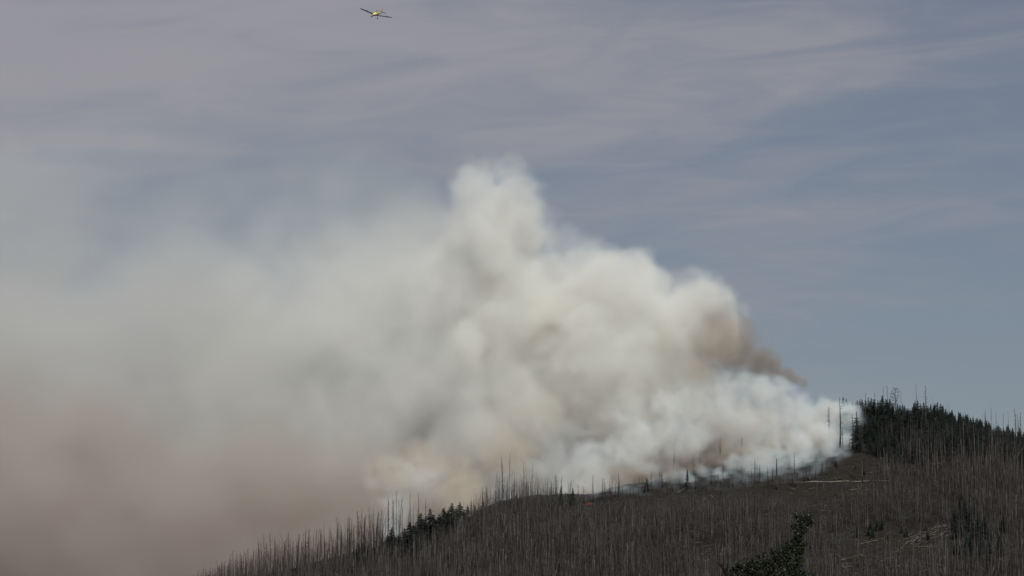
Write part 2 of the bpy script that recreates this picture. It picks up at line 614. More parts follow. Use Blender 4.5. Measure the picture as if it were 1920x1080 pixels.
count['dead'] += 1

# ------------------------------------------------------------------ live spruces
def spruce_meshes(seed, h=14.0, wide=2.3, levels=30, ragged=0.3, top=1.0):
    g = np.random.default_rng(seed)
    tr = Geo()
    tr.tube([(0, 0, -0.5), (0, 0, h * 0.5), (0, 0, h)], [0.22, 0.13, 0.02], 5)
    cr = Geo()
    for k in range(levels):
        f = k / (levels - 1)
        z = h * (0.04 + 0.95 * f)
        rad = wide * (1 - f) ** 0.85 * (1 + ragged * g.normal()) + 0.22
        rad = max(rad, 0.2)
        nb = int(6 + 5 * (1 - f))
        for b in range(nb):
            if g.random() < 0.10:
                continue
            a = 2 * math.pi * (b + g.random()) / nb
            L = rad * (0.65 + 0.5 * g.random())
            d = np.array([math.cos(a), math.sin(a), 0])
            s = np.array([-math.sin(a), math.cos(a), 0])
            zz = z + g.normal() * 0.15
            droop = 0.30 + 0.25 * g.random()
            p0 = np.array([0, 0, zz])
            for (f0, f1, wd) in ((0.05, 0.62, 0.30), (0.4, 1.0, 0.24)):
                q0 = p0 + d * L * f0 + np.array([0, 0, -droop * L * f0])
                q1 = p0 + d * L * f1 + np.array([0, 0, -droop * L * f1 ** 1.3 + 0.05])
                m = (q0 + q1) / 2
                w_ = wd * (0.45 + 0.35 * L)
                hang = np.array([0, 0, -0.22 - 0.12 * g.random()])
                cr.add([q0, m + s * w_ + hang, q1, m - s * w_ + hang, m + np.array([0, 0, 0.08])],
                       [(0, 1, 4), (1, 2, 4), (2, 3, 4), (3, 0, 4)])
    return tr.mesh('trunk', M['limb']), cr.mesh('crown', M['needles'])


SPRUCE = [spruce_meshes(700 + k, wide=[2.9, 3.3, 2.6, 3.6][k % 4], ragged=[0.12, 0.2, 0.3, 0.18][k % 4]) for k in range(8)]


def place_spruce(p, h, label, group, k, wid=1.0):
    s = h / 14.0
    o = empty('spruce_tree', p, (0, 0, random.random() * 6.28), (s * wid, s * wid, s))
    tag(o, label, 'spruce', group)
    link_obj('trunk', SPRUCE[k % 8][0], o)
    link_obj('crown', SPRUCE[k % 8][1], o)
    return o


# the summit forest: skyline row first, then the dark stand below it
SKY = [(1578, 742), (1590, 746), (1604, 750), (1622, 745), (1640, 742), (1652, 740), (1663, 742), (1680, 752), (1700, 758), (1716, 750), (1735, 750), (1750, 757), (1762, 752), (1780, 762), (1792, 772),
       (1802, 768), (1815, 774), (1835, 782), (1850, 788), (1870, 796), (1890, 800), (1925, 812)]
for i in range(74):
    px = 1579 + 346 * (i + random.uniform(0.1, 0.9)) / 74
    p = crest_point(px, random.uniform(-10, 4))
    top = float(np.interp(px, [a for a, b in SKY], [b for a, b in SKY])) + abs(random.gauss(0, 6))
    sec = ['on the summit skyline beside the white smoke', 'on the highest stretch of the summit skyline under the bare dead tops', 'on the falling skyline right of the tallest dead tops', 'at the low right end of the summit skyline'][0 if px < 1640 else 1 if px < 1745 else 2 if px < 1835 else 3]
    place_spruce(p, max(5.0, px_height(p, top)), 'dark green spruce ' + sec, 'dark spruces ' + sec, i, 1.35 if px < 1790 else 1.1)
for i in range(120):
    px = 1622 + random.random() * 300
    lowest = float(np.interp(px, [1610, 1640, 1700, 1760, 1800, 1920], [820, 856, 866, 850, 846, 868]))
    py = float(np.interp(px, [1600, 1700, 1800, 1920], [805, 792, 804, 838])) + random.random() * max(4, lowest - float(np.interp(px, [1600, 1700, 1800, 1920], [805, 792, 804, 838])))
    p = ground_hit(px, py)
    if p is None:
        continue
    sec = ['below the skyline next to the smoke edge', 'in the shaded stand under the highest skyline', 'in the thinning stand among grey trunks towards the right edge'][0 if px < 1680 else 1 if px < 1790 else 2]
    place_spruce(p, random.uniform(9, 15), 'dark spruce ' + sec, 'dark spruces ' + sec, i + 3, 1.5 if px < 1790 else 1.3)
for i, (px, by, ty) in enumerate([(1607, 842, 772), (1600, 850, 825), (1612, 848, 815), (1632, 850, 815)]):
    p = ground_hit(px, by)
    place_spruce(p, px_height(p, ty), ['dark spruce veiled by the edge of the white smoke', 'low dark spruce at the foot of the smoke edge', 'small dark spruce just outside the smoke edge',
                                       'small spruce at the lower corner of the summit forest'][i], None, i + 2)
sv, st, sn = [], [], 0                      # the hundreds of further spruces that merge into one dark mass
for i in range(400):
    px = 1600 + random.random() * 330 if i % 2 else 1760 + random.random() * 175
    lim0 = float(np.interp(px, [1600, 1700, 1800, 1920], [806, 794, 806, 840]))
    lim1 = float(np.interp(px, [1610, 1640, 1700, 1760, 1800, 1920], [818, 856, 872, 860, 850, 872]))
    p = ground_hit(px, lim0 + random.random() * (lim1 - lim0))
    if p is None:
        continue
    me = SPRUCE[i % 8][1]
    co = np.empty(len(me.vertices) * 3)
    me.vertices.foreach_get('co', co)
    ti = np.empty(len(me.polygons) * 3, dtype=np.int32)
    me.polygons.foreach_get('vertices', ti)
    s_ = random.uniform(5, 11) / 14.0 if px < 1760 else random.uniform(7, 14) / 14.0
    a = random.random() * 6.28
    c_, d_ = math.cos(a) * s_ * 1.5, math.sin(a) * s_ * 1.5
    sv.append(co.reshape(-1, 3) @ np.array([[c_, d_, 0], [-d_, c_, 0], [0, 0, s_]]) + np.array(p))
    st.append(ti.reshape(-1, 3) + sn)
    sn += len(me.vertices)
tag(mesh_obj('spruce_stand', np.concatenate(sv), np.concatenate(st), M['needles']), 'dark mass of smaller spruces merging below the summit skyline', 'spruce forest', kind='stuff')
# the clump on the crest beside the spot fire
clump = [(768, 1040, 978, 'pointed dark spruce directly under a tall dead trunk, by the spot fire'), (789, 1018, 962, 'broad dark spruce in the clump, second below the tall dead trunks'),
         (806, 1016, 954, 'tall pointed dark spruce in the middle of the crest clump'), (832, 996, 952, 'dark spruce in the upper clump, first of three'),
         (847, 992, 943, 'round topped dark spruce in the upper clump, middle of three'), (862, 992, 942, 'ragged topped dark spruce in the upper clump, third of three'),
         (877, 978, 948, 'small round dark spruce at the upper end of the crest clump'), (727, 1034, 1002, 'jagged dark spruce standing in the blue wisp of the spot fire'), (735, 1034, 988, 'dark spruce right of the blue spot fire wisp'),
         (740, 1036, 1006, 'small dark spruce under the spot fire wisp'), (750, 1036, 1000, 'narrow young spruce between spot fire and pointed spruce'), (779, 1030, 985, 'dark spruce squeezed between two larger ones in the crest clump'),
         (818, 1008, 975, 'low spruce filling the gap in the crest clump'), (672, 1048, 1020, 'low dark spruce under the row of dead trunks'), (680, 1046, 1018, 'low bushy spruce at the foot of the dead row near the spot fire'),
         (705, 1044, 1024, 'tiny dark spruce at the lower edge of the spot fire'),
         (1052, 950, 912, 'dark bushy conifer on the middle crest left of the red flames'), (1074, 948, 914, 'dark crooked conifer on the middle crest nearest the red flames'),
         (1026, 950, 922, 'small dark conifer on the middle crest farther from the flames'), (968, 950, 925, 'low dark conifer in the bluish smoke of the saddle'),
         (905, 965, 935, 'low dark conifer on the steep shoulder past the crest clump'), (890, 970, 945, 'small dark conifer between the crest clump and the shoulder'),
         (1289, 915, 880, 'lone dark pointed conifer before the bluish smoke'), (1213, 922, 895, 'small dark conifer at the smoky edge of the middle slope')]
for i, (px, by, ty, txt) in enumerate(clump):
    p = ground_hit(px, by) or crest_point(px, -3)
    place_spruce(p, px_height(p, ty), txt, 'dark spruces by the spot fire' if i < 16 else None, i, 2.2 if i < 16 else 1.1)
for i, (px, by, ty) in enumerate([(758, 1032, 990), (798, 1020, 970), (813, 1013, 966), (840, 997, 957), (855, 993, 953), (870, 986, 955), (824, 1004, 964), (775, 1028, 984), (790, 1022, 976), (746, 1036, 1004), (716, 1040, 1012), (692, 1046, 1018)]):
    p = ground_hit(px, by) or crest_point(px, -3)
    place_spruce(p, px_height(p, ty), 'dark spruce packed between the taller ones of the crest clump', 'spruces packed into the crest clump', i + 1, 2.2)
# scattered dark spruces in the dead slope
for i in range(64):
    zone = i % 4
    if zone == 0:
        px, py = random.uniform(1780, 1890), random.uniform(985, 1060)
    elif zone == 1:
        px, py = random.uniform(1600, 1740), random.uniform(985, 1015)
    elif zone == 2:
        px, py = random.uniform(1790, 1850), random.uniform(960, 1075)
    else:
        px, py = random.uniform(520, 720), 0
        py = float(np.interp(px, [520, 720], [1082, 1045])) + random.random() * 22
    p = ground_hit(px, py)
    if p is None:
        continue
    h = random.uniform(7, 14) if zone in (0, 2) else random.uniform(3, 6)
    place_spruce(p, h, ['dark young spruce in the shadowy hollow at the lower right slope', 'young spruce above the pale fallen logs on the lower slope',
                        'dark young spruce in the shadowy hollow at the lower right slope', 'small dark spruce under the dead row low on the left crest'][zone],
                 ['young spruces in the shadowy hollow', 'young spruces above the fallen logs', 'young spruces in the shadowy hollow', 'small spruces under the dead row'][zone], i, 1.7)
for i in range(24):
    px, py = random.uniform(1560, 1780), random.uniform(840, 915)
    if i % 2:
        px, py = random.uniform(1655, 1790), random.uniform(836, 866)
    p = ground_hit(px, py)
    place_spruce(p, random.uniform(2.0, 4.5), 'low bushy young spruce on the clear slope by the gravel track', 'young spruces on the clear slope', i, 1.5)
# open lattice-crowned tree on the summit
p = crest_point(1679, -5)
p_h = px_height(p, 727)
o = empty('sparse_pine', p)
tag(o, 'sparse old conifer with see-through crown on the summit skyline', 'conifer')
tr = Geo()
tr.tube([(0, 0, -0.5), (0.2, 0, p_h * .6), (0, 0, p_h)], [0.3, 0.2, 0.05], 6)
link_obj('trunk', tr.mesh('trunk', M['bark_dark']), o)
bg, ng_ = Geo(), Geo()
for k in range(60):
    f = 0.35 + 0.64 * k / 60
    a = random.random() * 6.28
    L = (1.1 - abs(f - 0.72) * 1.6) * random.uniform(1.6, 3.4)
    b0 = np.array([0, 0, p_h * f])
    b1 = b0 + np.array([math.cos(a) * L, math.sin(a) * L, random.uniform(-0.1, 0.5)])
    bg.spike(b0, b1, 0.07)
    for q in range(3):
        c = b1 + np.array([random.gauss(0, .35), random.gauss(0, .35), random.gauss(0, .2)])
        ng_.spike(c - np.array([.3, 0, 0]), c + np.array([.3, .2, .35]), 0.18)
tag(link_obj('branches', bg.mesh('branches', M['bark_dark']), o), kind='stuff')
link_obj('crown', ng_.mesh('crown', M['needles']), o)

# ------------------------------------------------------------------ the dead stand that covers the slope
EDGE = [(300, 1106), (335, 1090), (380, 1074), (420, 1054), (460, 1036), (510, 1014), (600, 998), (640, 982), (676, 966), (712, 964), (722, 1010), (760, 1004), (830, 980), (865, 955), (885, 935), (905, 915), (930, 900), (960, 893), (1030, 900), (1060, 922), (1100, 940), (1200, 930), (1300, 924), (1400, 922), (1480, 928), (1560, 930),
        (1620, 900), (1650, 850), (1690, 815), (1720, 800), (1750, 790), (1800, 795), (1860, 802), (1930, 815)]
EX, EY = [a for a, b in EDGE], [b for a, b in EDGE]


def thin_out(px, py):
    """how densely the dead stand grows where a trunk's foot is seen"""
    k = 1.0
    if 1570 < px < 1790 and 985 < py < 1078:
        k = 0.30
    if 1780 < px < 1890 and 990 < py < 1065:
        k = 0.4
    if 1480 < px < 1790 and 880 < py < 945:
        k = 0.22 if px < 1640 else 0.5
    if 1640 < px < 1840 and 845 < py < 885:
        k = 0.6
    return k


mass_v, mass_t, tw_v, tw_t = [], [], [], []
nmass = 0
n1 = n2 = 0
POOL = []
for k in range(14):
    tr, br = snag_arrays(20.0, 0.095 + 0.045 * (k % 3), [18, 26, 22, 14][k % 4], 900 + k, broken=(k % 4 == 3), blen=[1.8, 1.5, 2.2][k % 3], first=0.12)
    POOL.append((tr.arrays(), br.arrays()))
nearest = []
for k in range(48000):
    y = YB + 10 + (1950 - YB) * random.random()
    x = random.uniform(-260, 400)
    z = hill(x, y)
    px, py = to_px(x, y, z)
    if px < 300 or px > 2010 or py > 1170:
        continue
    if py < np.interp(px, EX, EY) + 8 or y > float(np.interp(x, _gx, _cy)):
        continue
    patch = mnoise.noise(Vector((x / 25, y / 25, 9.0)))
    patch += 0.8 * mnoise.noise(Vector((x / 70, y / 70, 2.0)))
    if random.random() > thin_out(px, py) * (0.78 + 1.0 * patch):
        continue
    h = random.uniform(12, 23) * (1.0 if random.random() < 0.8 else 0.55)
    lim = at(960, float(np.interp(px, EX, EY)) + random.uniform(-9, 16), y).z - z
    if h > lim:
        h = lim * random.uniform(0.85, 1.0)
    if h < 4:
        continue
    a = random.random() * 6.28
    nearest.append((y, x, z, h, a, k, py))
for k in range(150):
    px = random.uniform(1640, 1930)
    top_ = float(np.interp(px, [1600, 1700, 1800, 1920], [800, 792, 806, 838]))
    p = ground_hit(px, top_ + 4 + random.random() * 60)
    if p is not None:
        nearest.append((p.y, p.x, p.z, random.uniform(9, 19), random.random() * 6.28, k, 900))
nearest.sort()
# the nearest trunks in view complete the three hundred single ones
singles = [i for i, q in enumerate(nearest) if q[6] < 1075 and q[3] > 14]
singles = set(singles[:max(0, 300 - count['dead'])])
for i, (y, x, z, h, a, k, py) in enumerate(nearest):
    if i in singles:
        place_snag(Vector((x, y, z)), h, 'bare grey trunk in the nearest rows of the dead stand', 'nearest trunks of the dead stand', SNAG[k % 10], fat=0.9)
        continue
    (tv, tt), (bv, bt) = POOL[k % 14]
    s = h / 20.0
    sw = max(s, 0.5) * random.uniform(0.75, 1.35)
    ca, sa = math.cos(a) * sw, math.sin(a) * sw
    sig = 0.03 if random.random() < 0.9 else 0.28
    lx, ly = s * np.tan(np.array([random.gauss(0, sig), random.gauss(0, sig)]))
    rot = np.array([[ca, sa, 0], [-sa, ca, 0], [lx, ly, s]])
    mass_v.append(tv @ rot + (x, y, z))
    mass_t.append(tt + n1)
    n1 += len(tv)
    tw_v.append(bv @ rot + (x, y, z))
    tw_t.append(bt + n2)
    n2 += len(bv)
    nmass += 1
print('dead stand', nmass, 'single', count['dead'] + len(singles), 'tris', sum(len(t) for t in mass_t) + sum(len(t) for t in tw_t))
stand = mesh_obj('dead_stand', np.concatenate(mass_v), np.concatenate(mass_t), M['bark'])
tag(stand, 'grey brown mass of thousands of thin dead spruce trunks covering the slope', 'dead forest', kind='stuff')
tw = mesh_obj('twigs', np.concatenate(tw_v), np.concatenate(tw_t), M['twig'], stand)
tag(tw, kind='stuff')

# ------------------------------------------------------------------ fallen logs
LOGM = []
for k in range(6):
    g = Geo()
    rr = random.Random(k)
    L = 10.0
    g.tube([(-L / 2, 0, 0), (-L / 6, 0.12 * rr.uniform(-1, 1), 0.05), (L / 6, 0.12 * rr.uniform(-1, 1), 0.02), (L / 2, 0, 0)], [0.24, 0.21, 0.17, 0.09], 6)
    for j in range(7):
        xx = rr.uniform(-3.5, 4.6)
        a = rr.uniform(0.2, 2.9)
        g.spike((xx, 0, 0), (xx + 0.5, math.cos(a) * 0.8, math.sin(a) * 0.8), 0.05)
    LOGM.append(g.mesh('fallen_log', M['log'], True))


def place_log(px0, py0, px1, py1, label, group=None, fat=1.0, k=0):
    p = ground_hit(px0, py0)
    q = ground_hit(px1, py1)
    if p is None or q is None:
        return None
    lift = Vector((0, 0, 0.32 * fat))
    if (q - p).length > 30:                       # lies across the slope instead of running far back
        yy = (p.y + q.y) / 2
        p = at(px0, py0, yy)
        q = at(px1, py1, yy)
        p.z = max(p.z, hill(p.x, p.y))
        q.z = max(q.z, hill(q.x, q.y))
    p = p + lift
    q = q + lift
    d = q - p
    o = link_obj('fallen_log', LOGM[k % 6])
    o.location = (p + q) / 2
    o.rotation_mode = 'QUATERNION'
    o.rotation_quaternion = d.to_track_quat('X', 'Z')
    o.scale = (d.length / 10.0, fat, fat)
    tag(o, label, 'log', group)
    return o


named = [
    (1868, 1038, 1880, 1055, 'bright white snapped log lying alone in the dark lower hollow', 1.6),
    (1800, 881, 1823, 891, 'long pale log sloping down below the summit forest', 1.1), (1744, 872, 1764, 870, 'pale log lying level under the summit forest', 1.1),
    (1717, 842, 1731, 847, 'short pale log at the foot of the leaning broken trunk', 1.2), (1482, 917, 1491, 919, 'short pale log just below the left end of the gravel track', 1.2),
    (1607, 912, 1614, 919, 'small pale log tilted below the gravel track', 1.1), (1697, 914, 1706, 923, 'pale log slanting beside a trunk below the gravel track', 1.0),
    (1591, 920, 1611, 919, 'pale level log lying below the gravel track', 1.1), (1068, 959, 1078, 969, 'bright pale log slanting down below the red flames', 1.2),
    (1331, 928, 1342, 938, 'pale log slanting on the middle slope below the bluish smoke', 1.0), (1270, 925, 1288, 914, 'grey log pointing up towards the bluish smoke', 1.0),
    (1575, 1052, 1620, 1041, 'long pale log leading the lowest tangle of logs', 1.2), (1574, 1065, 1600, 1063, 'pale log along the bottom of the lowest tangle', 1.2), (1626, 1042, 1656, 1048, 'pale log in the lowest tangle, running down to a trunk', 1.0),
    (1662, 1064, 1668, 1077, 'short bright log standing on end among lowest logs', 1.2), (1655, 1049, 1695, 1044, 'long thin log across the lowest trunks', 0.9), (1709, 1027, 1758, 1025, 'long level pale log under the log bank', 1.2),
    (1738, 1005, 1777, 985, 'longest pale log of the steep log bank', 1.2), (1612, 1021, 1660, 1010, 'long pale log left of the log bank', 0.9), (1764, 1050, 1780, 1041, 'pale log slanting up right of the lowest tangle', 1.0),
    (1705, 1080, 1748, 1066, 'pale log slanting along the bottom edge', 1.0), (1826, 929, 1835, 916, 'reddish pale log leaning in the sparse upper trunks', 0.9), (1824, 948, 1833, 949, 'short pale log among thin upper trunks', 1.0),
    (1785, 1080, 1792, 1070, 'short pale log at the bottom edge below the hollow', 1.2), (1822, 1008, 1836, 1010, 'light brown log at the rim of the dark hollow', 1.3)]
for i, (a, b, c, d, txt, fat) in enumerate(named):
    place_log(a, b, c, d, txt, None, fat, i)
for i in range(70):            # the steep bank of tumbled logs
    f = random.random()
    cx_, cy_ = 1700 + 80 * f + random.gauss(0, 10), 1016 - 28 * f + random.gauss(0, 6)
    L = random.uniform(4, 16)
    sl = -0.45 + random.gauss(0, 0.32)
    place_log(cx_ - L / 2, cy_ - sl * L / 2, cx_ + L / 2, cy_ + sl * L / 2, 'pale log tumbled among others on the steep log bank of the lower slope', 'logs tumbled on the steep log bank', random.uniform(0.6, 1.0), i)
for i in range(30):
    cx_, cy_ = random.uniform(1575, 1700), random.uniform(1035, 1078)
    L = random.uniform(6, 22)
    sl = random.choice([-0.25, -0.1, 0.3, 0.7]) + random.gauss(0, 0.08)
    place_log(cx_ - L / 2, cy_ - sl * L / 2, cx_ + L / 2, cy_ + sl * L / 2, 'pale log in the tangle at the bottom of the slope', 'logs in the lowest tangle', random.uniform(0.55, 0.95), i)
for i in range(46):
    cx_, cy_ = random.uniform(1480, 1800), random.uniform(872, 925)
    L = random.uniform(4, 12)
    sl = random.gauss(0, 0.25)
    place_log(cx_ - L / 2, cy_ - sl * L / 2, cx_ + L / 2, cy_ + sl * L / 2, 'small pale log lying on the clear slope round the gravel track', 'logs on the clear slope', random.uniform(0.4, 0.8), i)
for i in range(110):
    cx_ = random.uniform(860, 1560)
    cy_ = float(np.interp(cx_, EX, EY)) + 15 + random.random() * (1065 - float(np.interp(cx_, EX, EY)))
    L = random.uniform(4, 13)
    sl = -0.3 + random.gauss(0, 0.25)
    place_log(cx_ - L / 2, cy_ - sl * L / 2, cx_ + L / 2, cy_ + sl * L / 2, 'pale log lying between the dead trunks of the open middle slope', 'logs between the trunks of the middle slope', random.uniform(0.5, 0.9), i)
# bleached sticks and log ends scattered over the whole slope
g = Geo()
for i in range(9000):
    px = random.uniform(860, 1960)
    e = float(np.interp(px, EX, EY)) + 6
    py = e + random.random() * (1090 - e)
    if mnoise.noise(Vector((px / 60, py / 30, 4.0))) < random.uniform(-0.5, 0.35):
        continue
    p = ground_hit(px, py)
    if p is None:
        continue
    L = random.uniform(0.8, 4.5)
    a = random.gauss(0.5, 0.5)
    q = Vector((p.x + math.cos(a) * L, p.y + math.sin(a) * L, 0))
    q.z = hill(q.x, q.y) + random.uniform(0.2, 0.9)
    g.spike((p.x, p.y, p.z + 0.3), q, random.uniform(0.07, 0.17))
tag(link_obj('log_litter', g.mesh('log_litter', M['log'])), 'small bleached sticks and log ends littering the slope', 'log litter', kind='stuff')
# charred ground litter along the fire front: short dark sticks and boulders too many to count
g = Geo()
for i in range(900):
    px = random.uniform(1090, 1660)
    py = float(np.interp(px, [1090, 1200, 1300, 1400, 1500, 1600, 1660], [940, 918, 908, 902, 892, 862, 850])) + random.gauss(0, 7)
    p = ground_hit(px, py)
    if p is None:
        continue
    a = random.gauss(0.4, 0.6)
    L = random.uniform(0.6, 2.6)
    g.spike((p.x, p.y, p.z + 0.1), (p.x + math.cos(a) * L, p.y + math.sin(a) * L, p.z + random.uniform(0.1, 1.1)), random.uniform(0.08, 0.22))
ch = link_obj('charred_debris', g.mesh('charred_debris', M['bark_dark']))
tag(ch, 'charred sticks and debris strewn along the fire front', 'debris', kind='stuff')

# ------------------------------------------------------------------ low scrub and dead brush that clothes the slope
g = Geo()
for i in range(26000):
    y = YB + 20 + (1955 - YB) * random.random()
    x = random.uniform(-240, 400)
    if y > float(np.interp(x, _gx, _cy)) + 5:
        continue
    z = hill(x, y)
    px, py = to_px(x, y, z)
    if px < 330 or px > 1990 or py > 1110:
        continue
    hh = random.uniform(0.3, 1.5)
    a = random.random() * 6.28
    g.spike((x, y, z - 0.1), (x + math.cos(a) * hh * .7, y + math.sin(a) * hh * .7, z + hh), random.uniform(0.08, 0.3))
sc = link_obj('brushwood', g.mesh('brushwood', M['twig']))
tag(sc, 'dead brush and undergrowth clothing the slope between the trunks', 'brush', kind='stuff')

# ------------------------------------------------------------------ the flames
fm = bpy.data.materials.new('flame')
fm.use_nodes = True
t = NT(fm.node_tree)
bs = fm.node_tree.nodes['Principled BSDF']
bs.inputs['Base Color'].default_value = (0.3, 0.03, 0.02, 1)
bs.inputs['Emission Color'].default_value = (1.0, 0.14, 0.12, 1)
bs.inputs['Emission Strength'].default_value = 0.045
p = ground_hit(1104, 947)
o = empty('ground_fire', p)
tag(o, 'small red flames burning at the head of the middle slope', 'fire')
for k, (dx, hh, ww) in enumerate([(0, 1.7, 0.6), (1.5, 1.3, 0.35), (-1.3, .9, 0.4), (2.4, 1.5, 0.28)]):
    g = Geo()
    g.tube([(dx, -2.5, -0.2), (dx + .1, -2.5, hh * .3), (dx - .15, -2.5, hh * .6), (dx + .1, -2.5, hh)], [ww * .6, ww, ww * .55, 0.03], 7)
    link_obj('flame', g.mesh('flame', fm, True), o)

# ------------------------------------------------------------------ the leafy tree close by
TY = 120.0
kpx = TY / FPX


def tp(px, py, dy=0.0):
    return np.array(at(px, py, TY + dy))


root = np.array([at(1470, 1080, TY).x, TY, hill(at(1470, 1080, TY).x, TY)])
tree = empty('leafy_tree', root)
tag(tree, 'dark green leafy tree rising from the bottom edge in front of the slope', 'tree')
tg = Geo()
A = lambda px, py, dy=0: tp(px, py, dy) - root
tg.tube([(0, 0, -0.3), A(1468, 1260), A(1478, 1130), A(1492, 1060), A(1499, 1010), A(1507, 968)], [0.2, 0.15, 0.1, 0.06, 0.04, 0.015], 7)
for (a, b, c, r0) in [((1478, 1130), (1440, 1080), (1385, 1058), 0.06), ((1482, 1110), (1455, 1060), (1425, 1045), 0.05), ((1492, 1060), (1470, 1035), (1462, 1015), 0.035), ((1499, 1010), (1495, 990), (1488, 972), 0.02),
                      ((1468, 1260), (1400, 1180), (1350, 1130), 0.08), ((1468, 1240), (1530, 1170), (1570, 1130), 0.07), ((1475, 1160), (1510, 1120), (1520, 1090), 0.04), ((1505, 980), (1514, 978), (1522, 968), 0.015)]:
    dy = random.uniform(-.4, .4)
    tg.tube([A(*a), A(*b, dy), A(*c, dy * 1.5)], [r0, r0 * .7, r0 * .25], 6)
link_obj('trunk', tg.mesh('trunk', M['limb'], True), tree)
dg = Geo()
dg.tube([A(1380, 1160), A(1368, 1110), A(1363, 1080), A(1357, 1067), A(1346, 1054)], [0.10, 0.09, 0.085, 0.075, 0.035], 6)
dg.tube([A(1361, 1074), A(1364, 1064), A(1365, 1049)], [0.055, 0.042, 0.022], 5)
dg.tube([A(1356, 1065), A(1355, 1060), A(1353, 1055)], [0.042, 0.034, 0.018], 5)
dg.tube([A(1468, 1250), A(1420, 1200), A(1380, 1160)], [0.09, 0.075, 0.06], 6)
tag(link_obj('dead_branch', dg.mesh('dead_branch', M['dead_limb'], True), tree), 'bare forked dead branch')
clumps = [  # column, row, radius px, leaves, depth spread
    (1508, 968, 10, 70), (1512, 976, 10, 110), (1499, 972, 10, 90), (1491, 966, 8, 60), (1521, 966, 6, 40), (1518, 982, 8, 80), (1500, 985, 11, 110), (1488, 988, 8, 60), (1508, 993, 8, 70), (1495, 998, 9, 80),
    (1503, 1003, 6, 50), (1490, 1010, 7, 60), (1499, 1014, 7, 60), (1490, 1020, 12, 120), (1503, 1020, 9, 100), (1478, 1022, 9, 90), (1470, 1030, 10, 110), (1485, 1036, 16, 260), (1500, 1036, 11, 180), (1465, 1043, 13, 200),
    (1505, 1028, 7, 80), (1450, 1036, 6, 40), (1432, 1040, 6, 35), (1422, 1042, 5, 30), (1453, 1050, 14, 220), (1480, 1055, 20, 420), (1497, 1054, 11, 200), (1436, 1056, 12, 180), (1420, 1058, 10, 150), (1405, 1062, 10, 140), (1386, 1058, 8, 80),
    (1378, 1064, 7, 70), (1392, 1070, 12, 180), (1375, 1076, 10, 140), (1415, 1074, 14, 260), (1440, 1074, 18, 400), (1470, 1076, 22, 520), (1492, 1076, 14, 280), (1507, 1076, 8, 90), (1520, 1082, 10, 80), (1400, 1052, 6, 40), (1445, 1030, 5, 25), (1412, 1050, 6, 40),
    (1390, 1092, 22, 420), (1430, 1100, 28, 600), (1475, 1105, 30, 700), (1515, 1105, 22, 400), (1380, 1130, 30, 500), (1440, 1140, 40, 700), (1500, 1140, 36, 600), (1550, 1130, 26, 350), (1360, 1160, 30, 350), (1410, 1180, 36, 450), (1480, 1185, 40, 450), (1545, 1170, 34, 350)]
lr = np.random.default_rng(3)
clumps = [(a, b, r, int(n * 1.35)) for a, b, r, n in clumps]
N_ = sum(c[3] for c in clumps)
cen = np.concatenate([np.repeat([tp(a, b)], n, 0) for a, b, r, n in clumps])
rad = np.concatenate([np.full(n, r * kpx) for a, b, r, n in clumps])
dirs = lr.normal(size=(N_, 3))
dirs /= np.linalg.norm(dirs, axis=1)[:, None]
pos = cen + dirs * (rad * lr.random(N_) ** 0.5 * np.where(lr.random(N_) < 0.12, 1.35, 1.0))[:, None] * np.array([1, 1.3, 1]) - root
e1 = lr.normal(size=(N_, 3))
e1[:, 2] -= 0.5
e1 /= np.linalg.norm(e1, axis=1)[:, None]
e2 = np.cross(e1, lr.normal(size=(N_, 3)))
e2 /= np.linalg.norm(e2, axis=1)[:, None]
e3 = np.cross(e1, e2)
ln = (0.032 + 0.036 * lr.random(N_))[:, None]
v = np.stack([pos - e1 * ln, pos + e2 * ln * .55 + e3 * ln * .15, pos + e1 * ln, pos - e2 * ln * .55 + e3 * ln * .15], 1).reshape(-1, 3)
b = np.arange(N_)[:, None] * 4
tt = np.concatenate([b + np.array([[0, 1, 2]]), b + np.array([[0, 2, 3]])])
mesh_obj('crown', v, tt, M['leaf'], tree)

# ------------------------------------------------------------------ the fire-fighting aeroplane
def paint(name, col, rough=0.4):
    m = bpy.data.materials.new(name)
    m.use_nodes = True
    bs = m.node_tree.nodes['Principled BSDF']
    bs.inputs['Base Color'].default_value = (*col, 1)
    bs.inputs['Roughness'].default_value = rough
    return m


YEL = paint('yellow_paint', (0.82, 0.68, 0.30))
DRK = paint('shade_and_gear_dark', (0.014, 0.014, 0.016), 0.9)  # near-black colour paints shade on wings, tail and belly; gear shares it
GLS = paint('canopy_glass', (0.03, 0.035, 0.04), 0.1)
RUB = paint('tyre_rubber', (0.015, 0.015, 0.015), 0.8)
RED = paint('red_paint', (0.62, 0.14, 0.10))
STE = paint('bare_metal', (0.35, 0.35, 0.36), 0.35)
PY = 1385.0
def from_view(right, up, near):
    return Vector((right, -sinP * up - cosP * near, cosP * up - sinP * near))


fwd = from_view(-0.40, -0.20, 0.89).normalized()            # heading: towards the viewer, to the left, nose low
wing = from_view(0.95, -0.30, 0.36)
wing = (wing - fwd * wing.dot(fwd)).normalized()             # the wing on the right in the photograph
upv = wing.cross(fwd).normalized()
if upv.z < 0:
    upv = -upv
left = upv.cross(fwd).normalized()
rotm = Matrix((fwd, left, upv)).transposed()
pl = empty('aeroplane', at(706, 26.5, PY))
pl.rotation_mode = 'QUATERNION'
pl.rotation_quaternion = rotm.to_quaternion()
tag(pl, 'yellow low-wing fire-fighting propeller aeroplane banking high over the smoke', 'aeroplane')


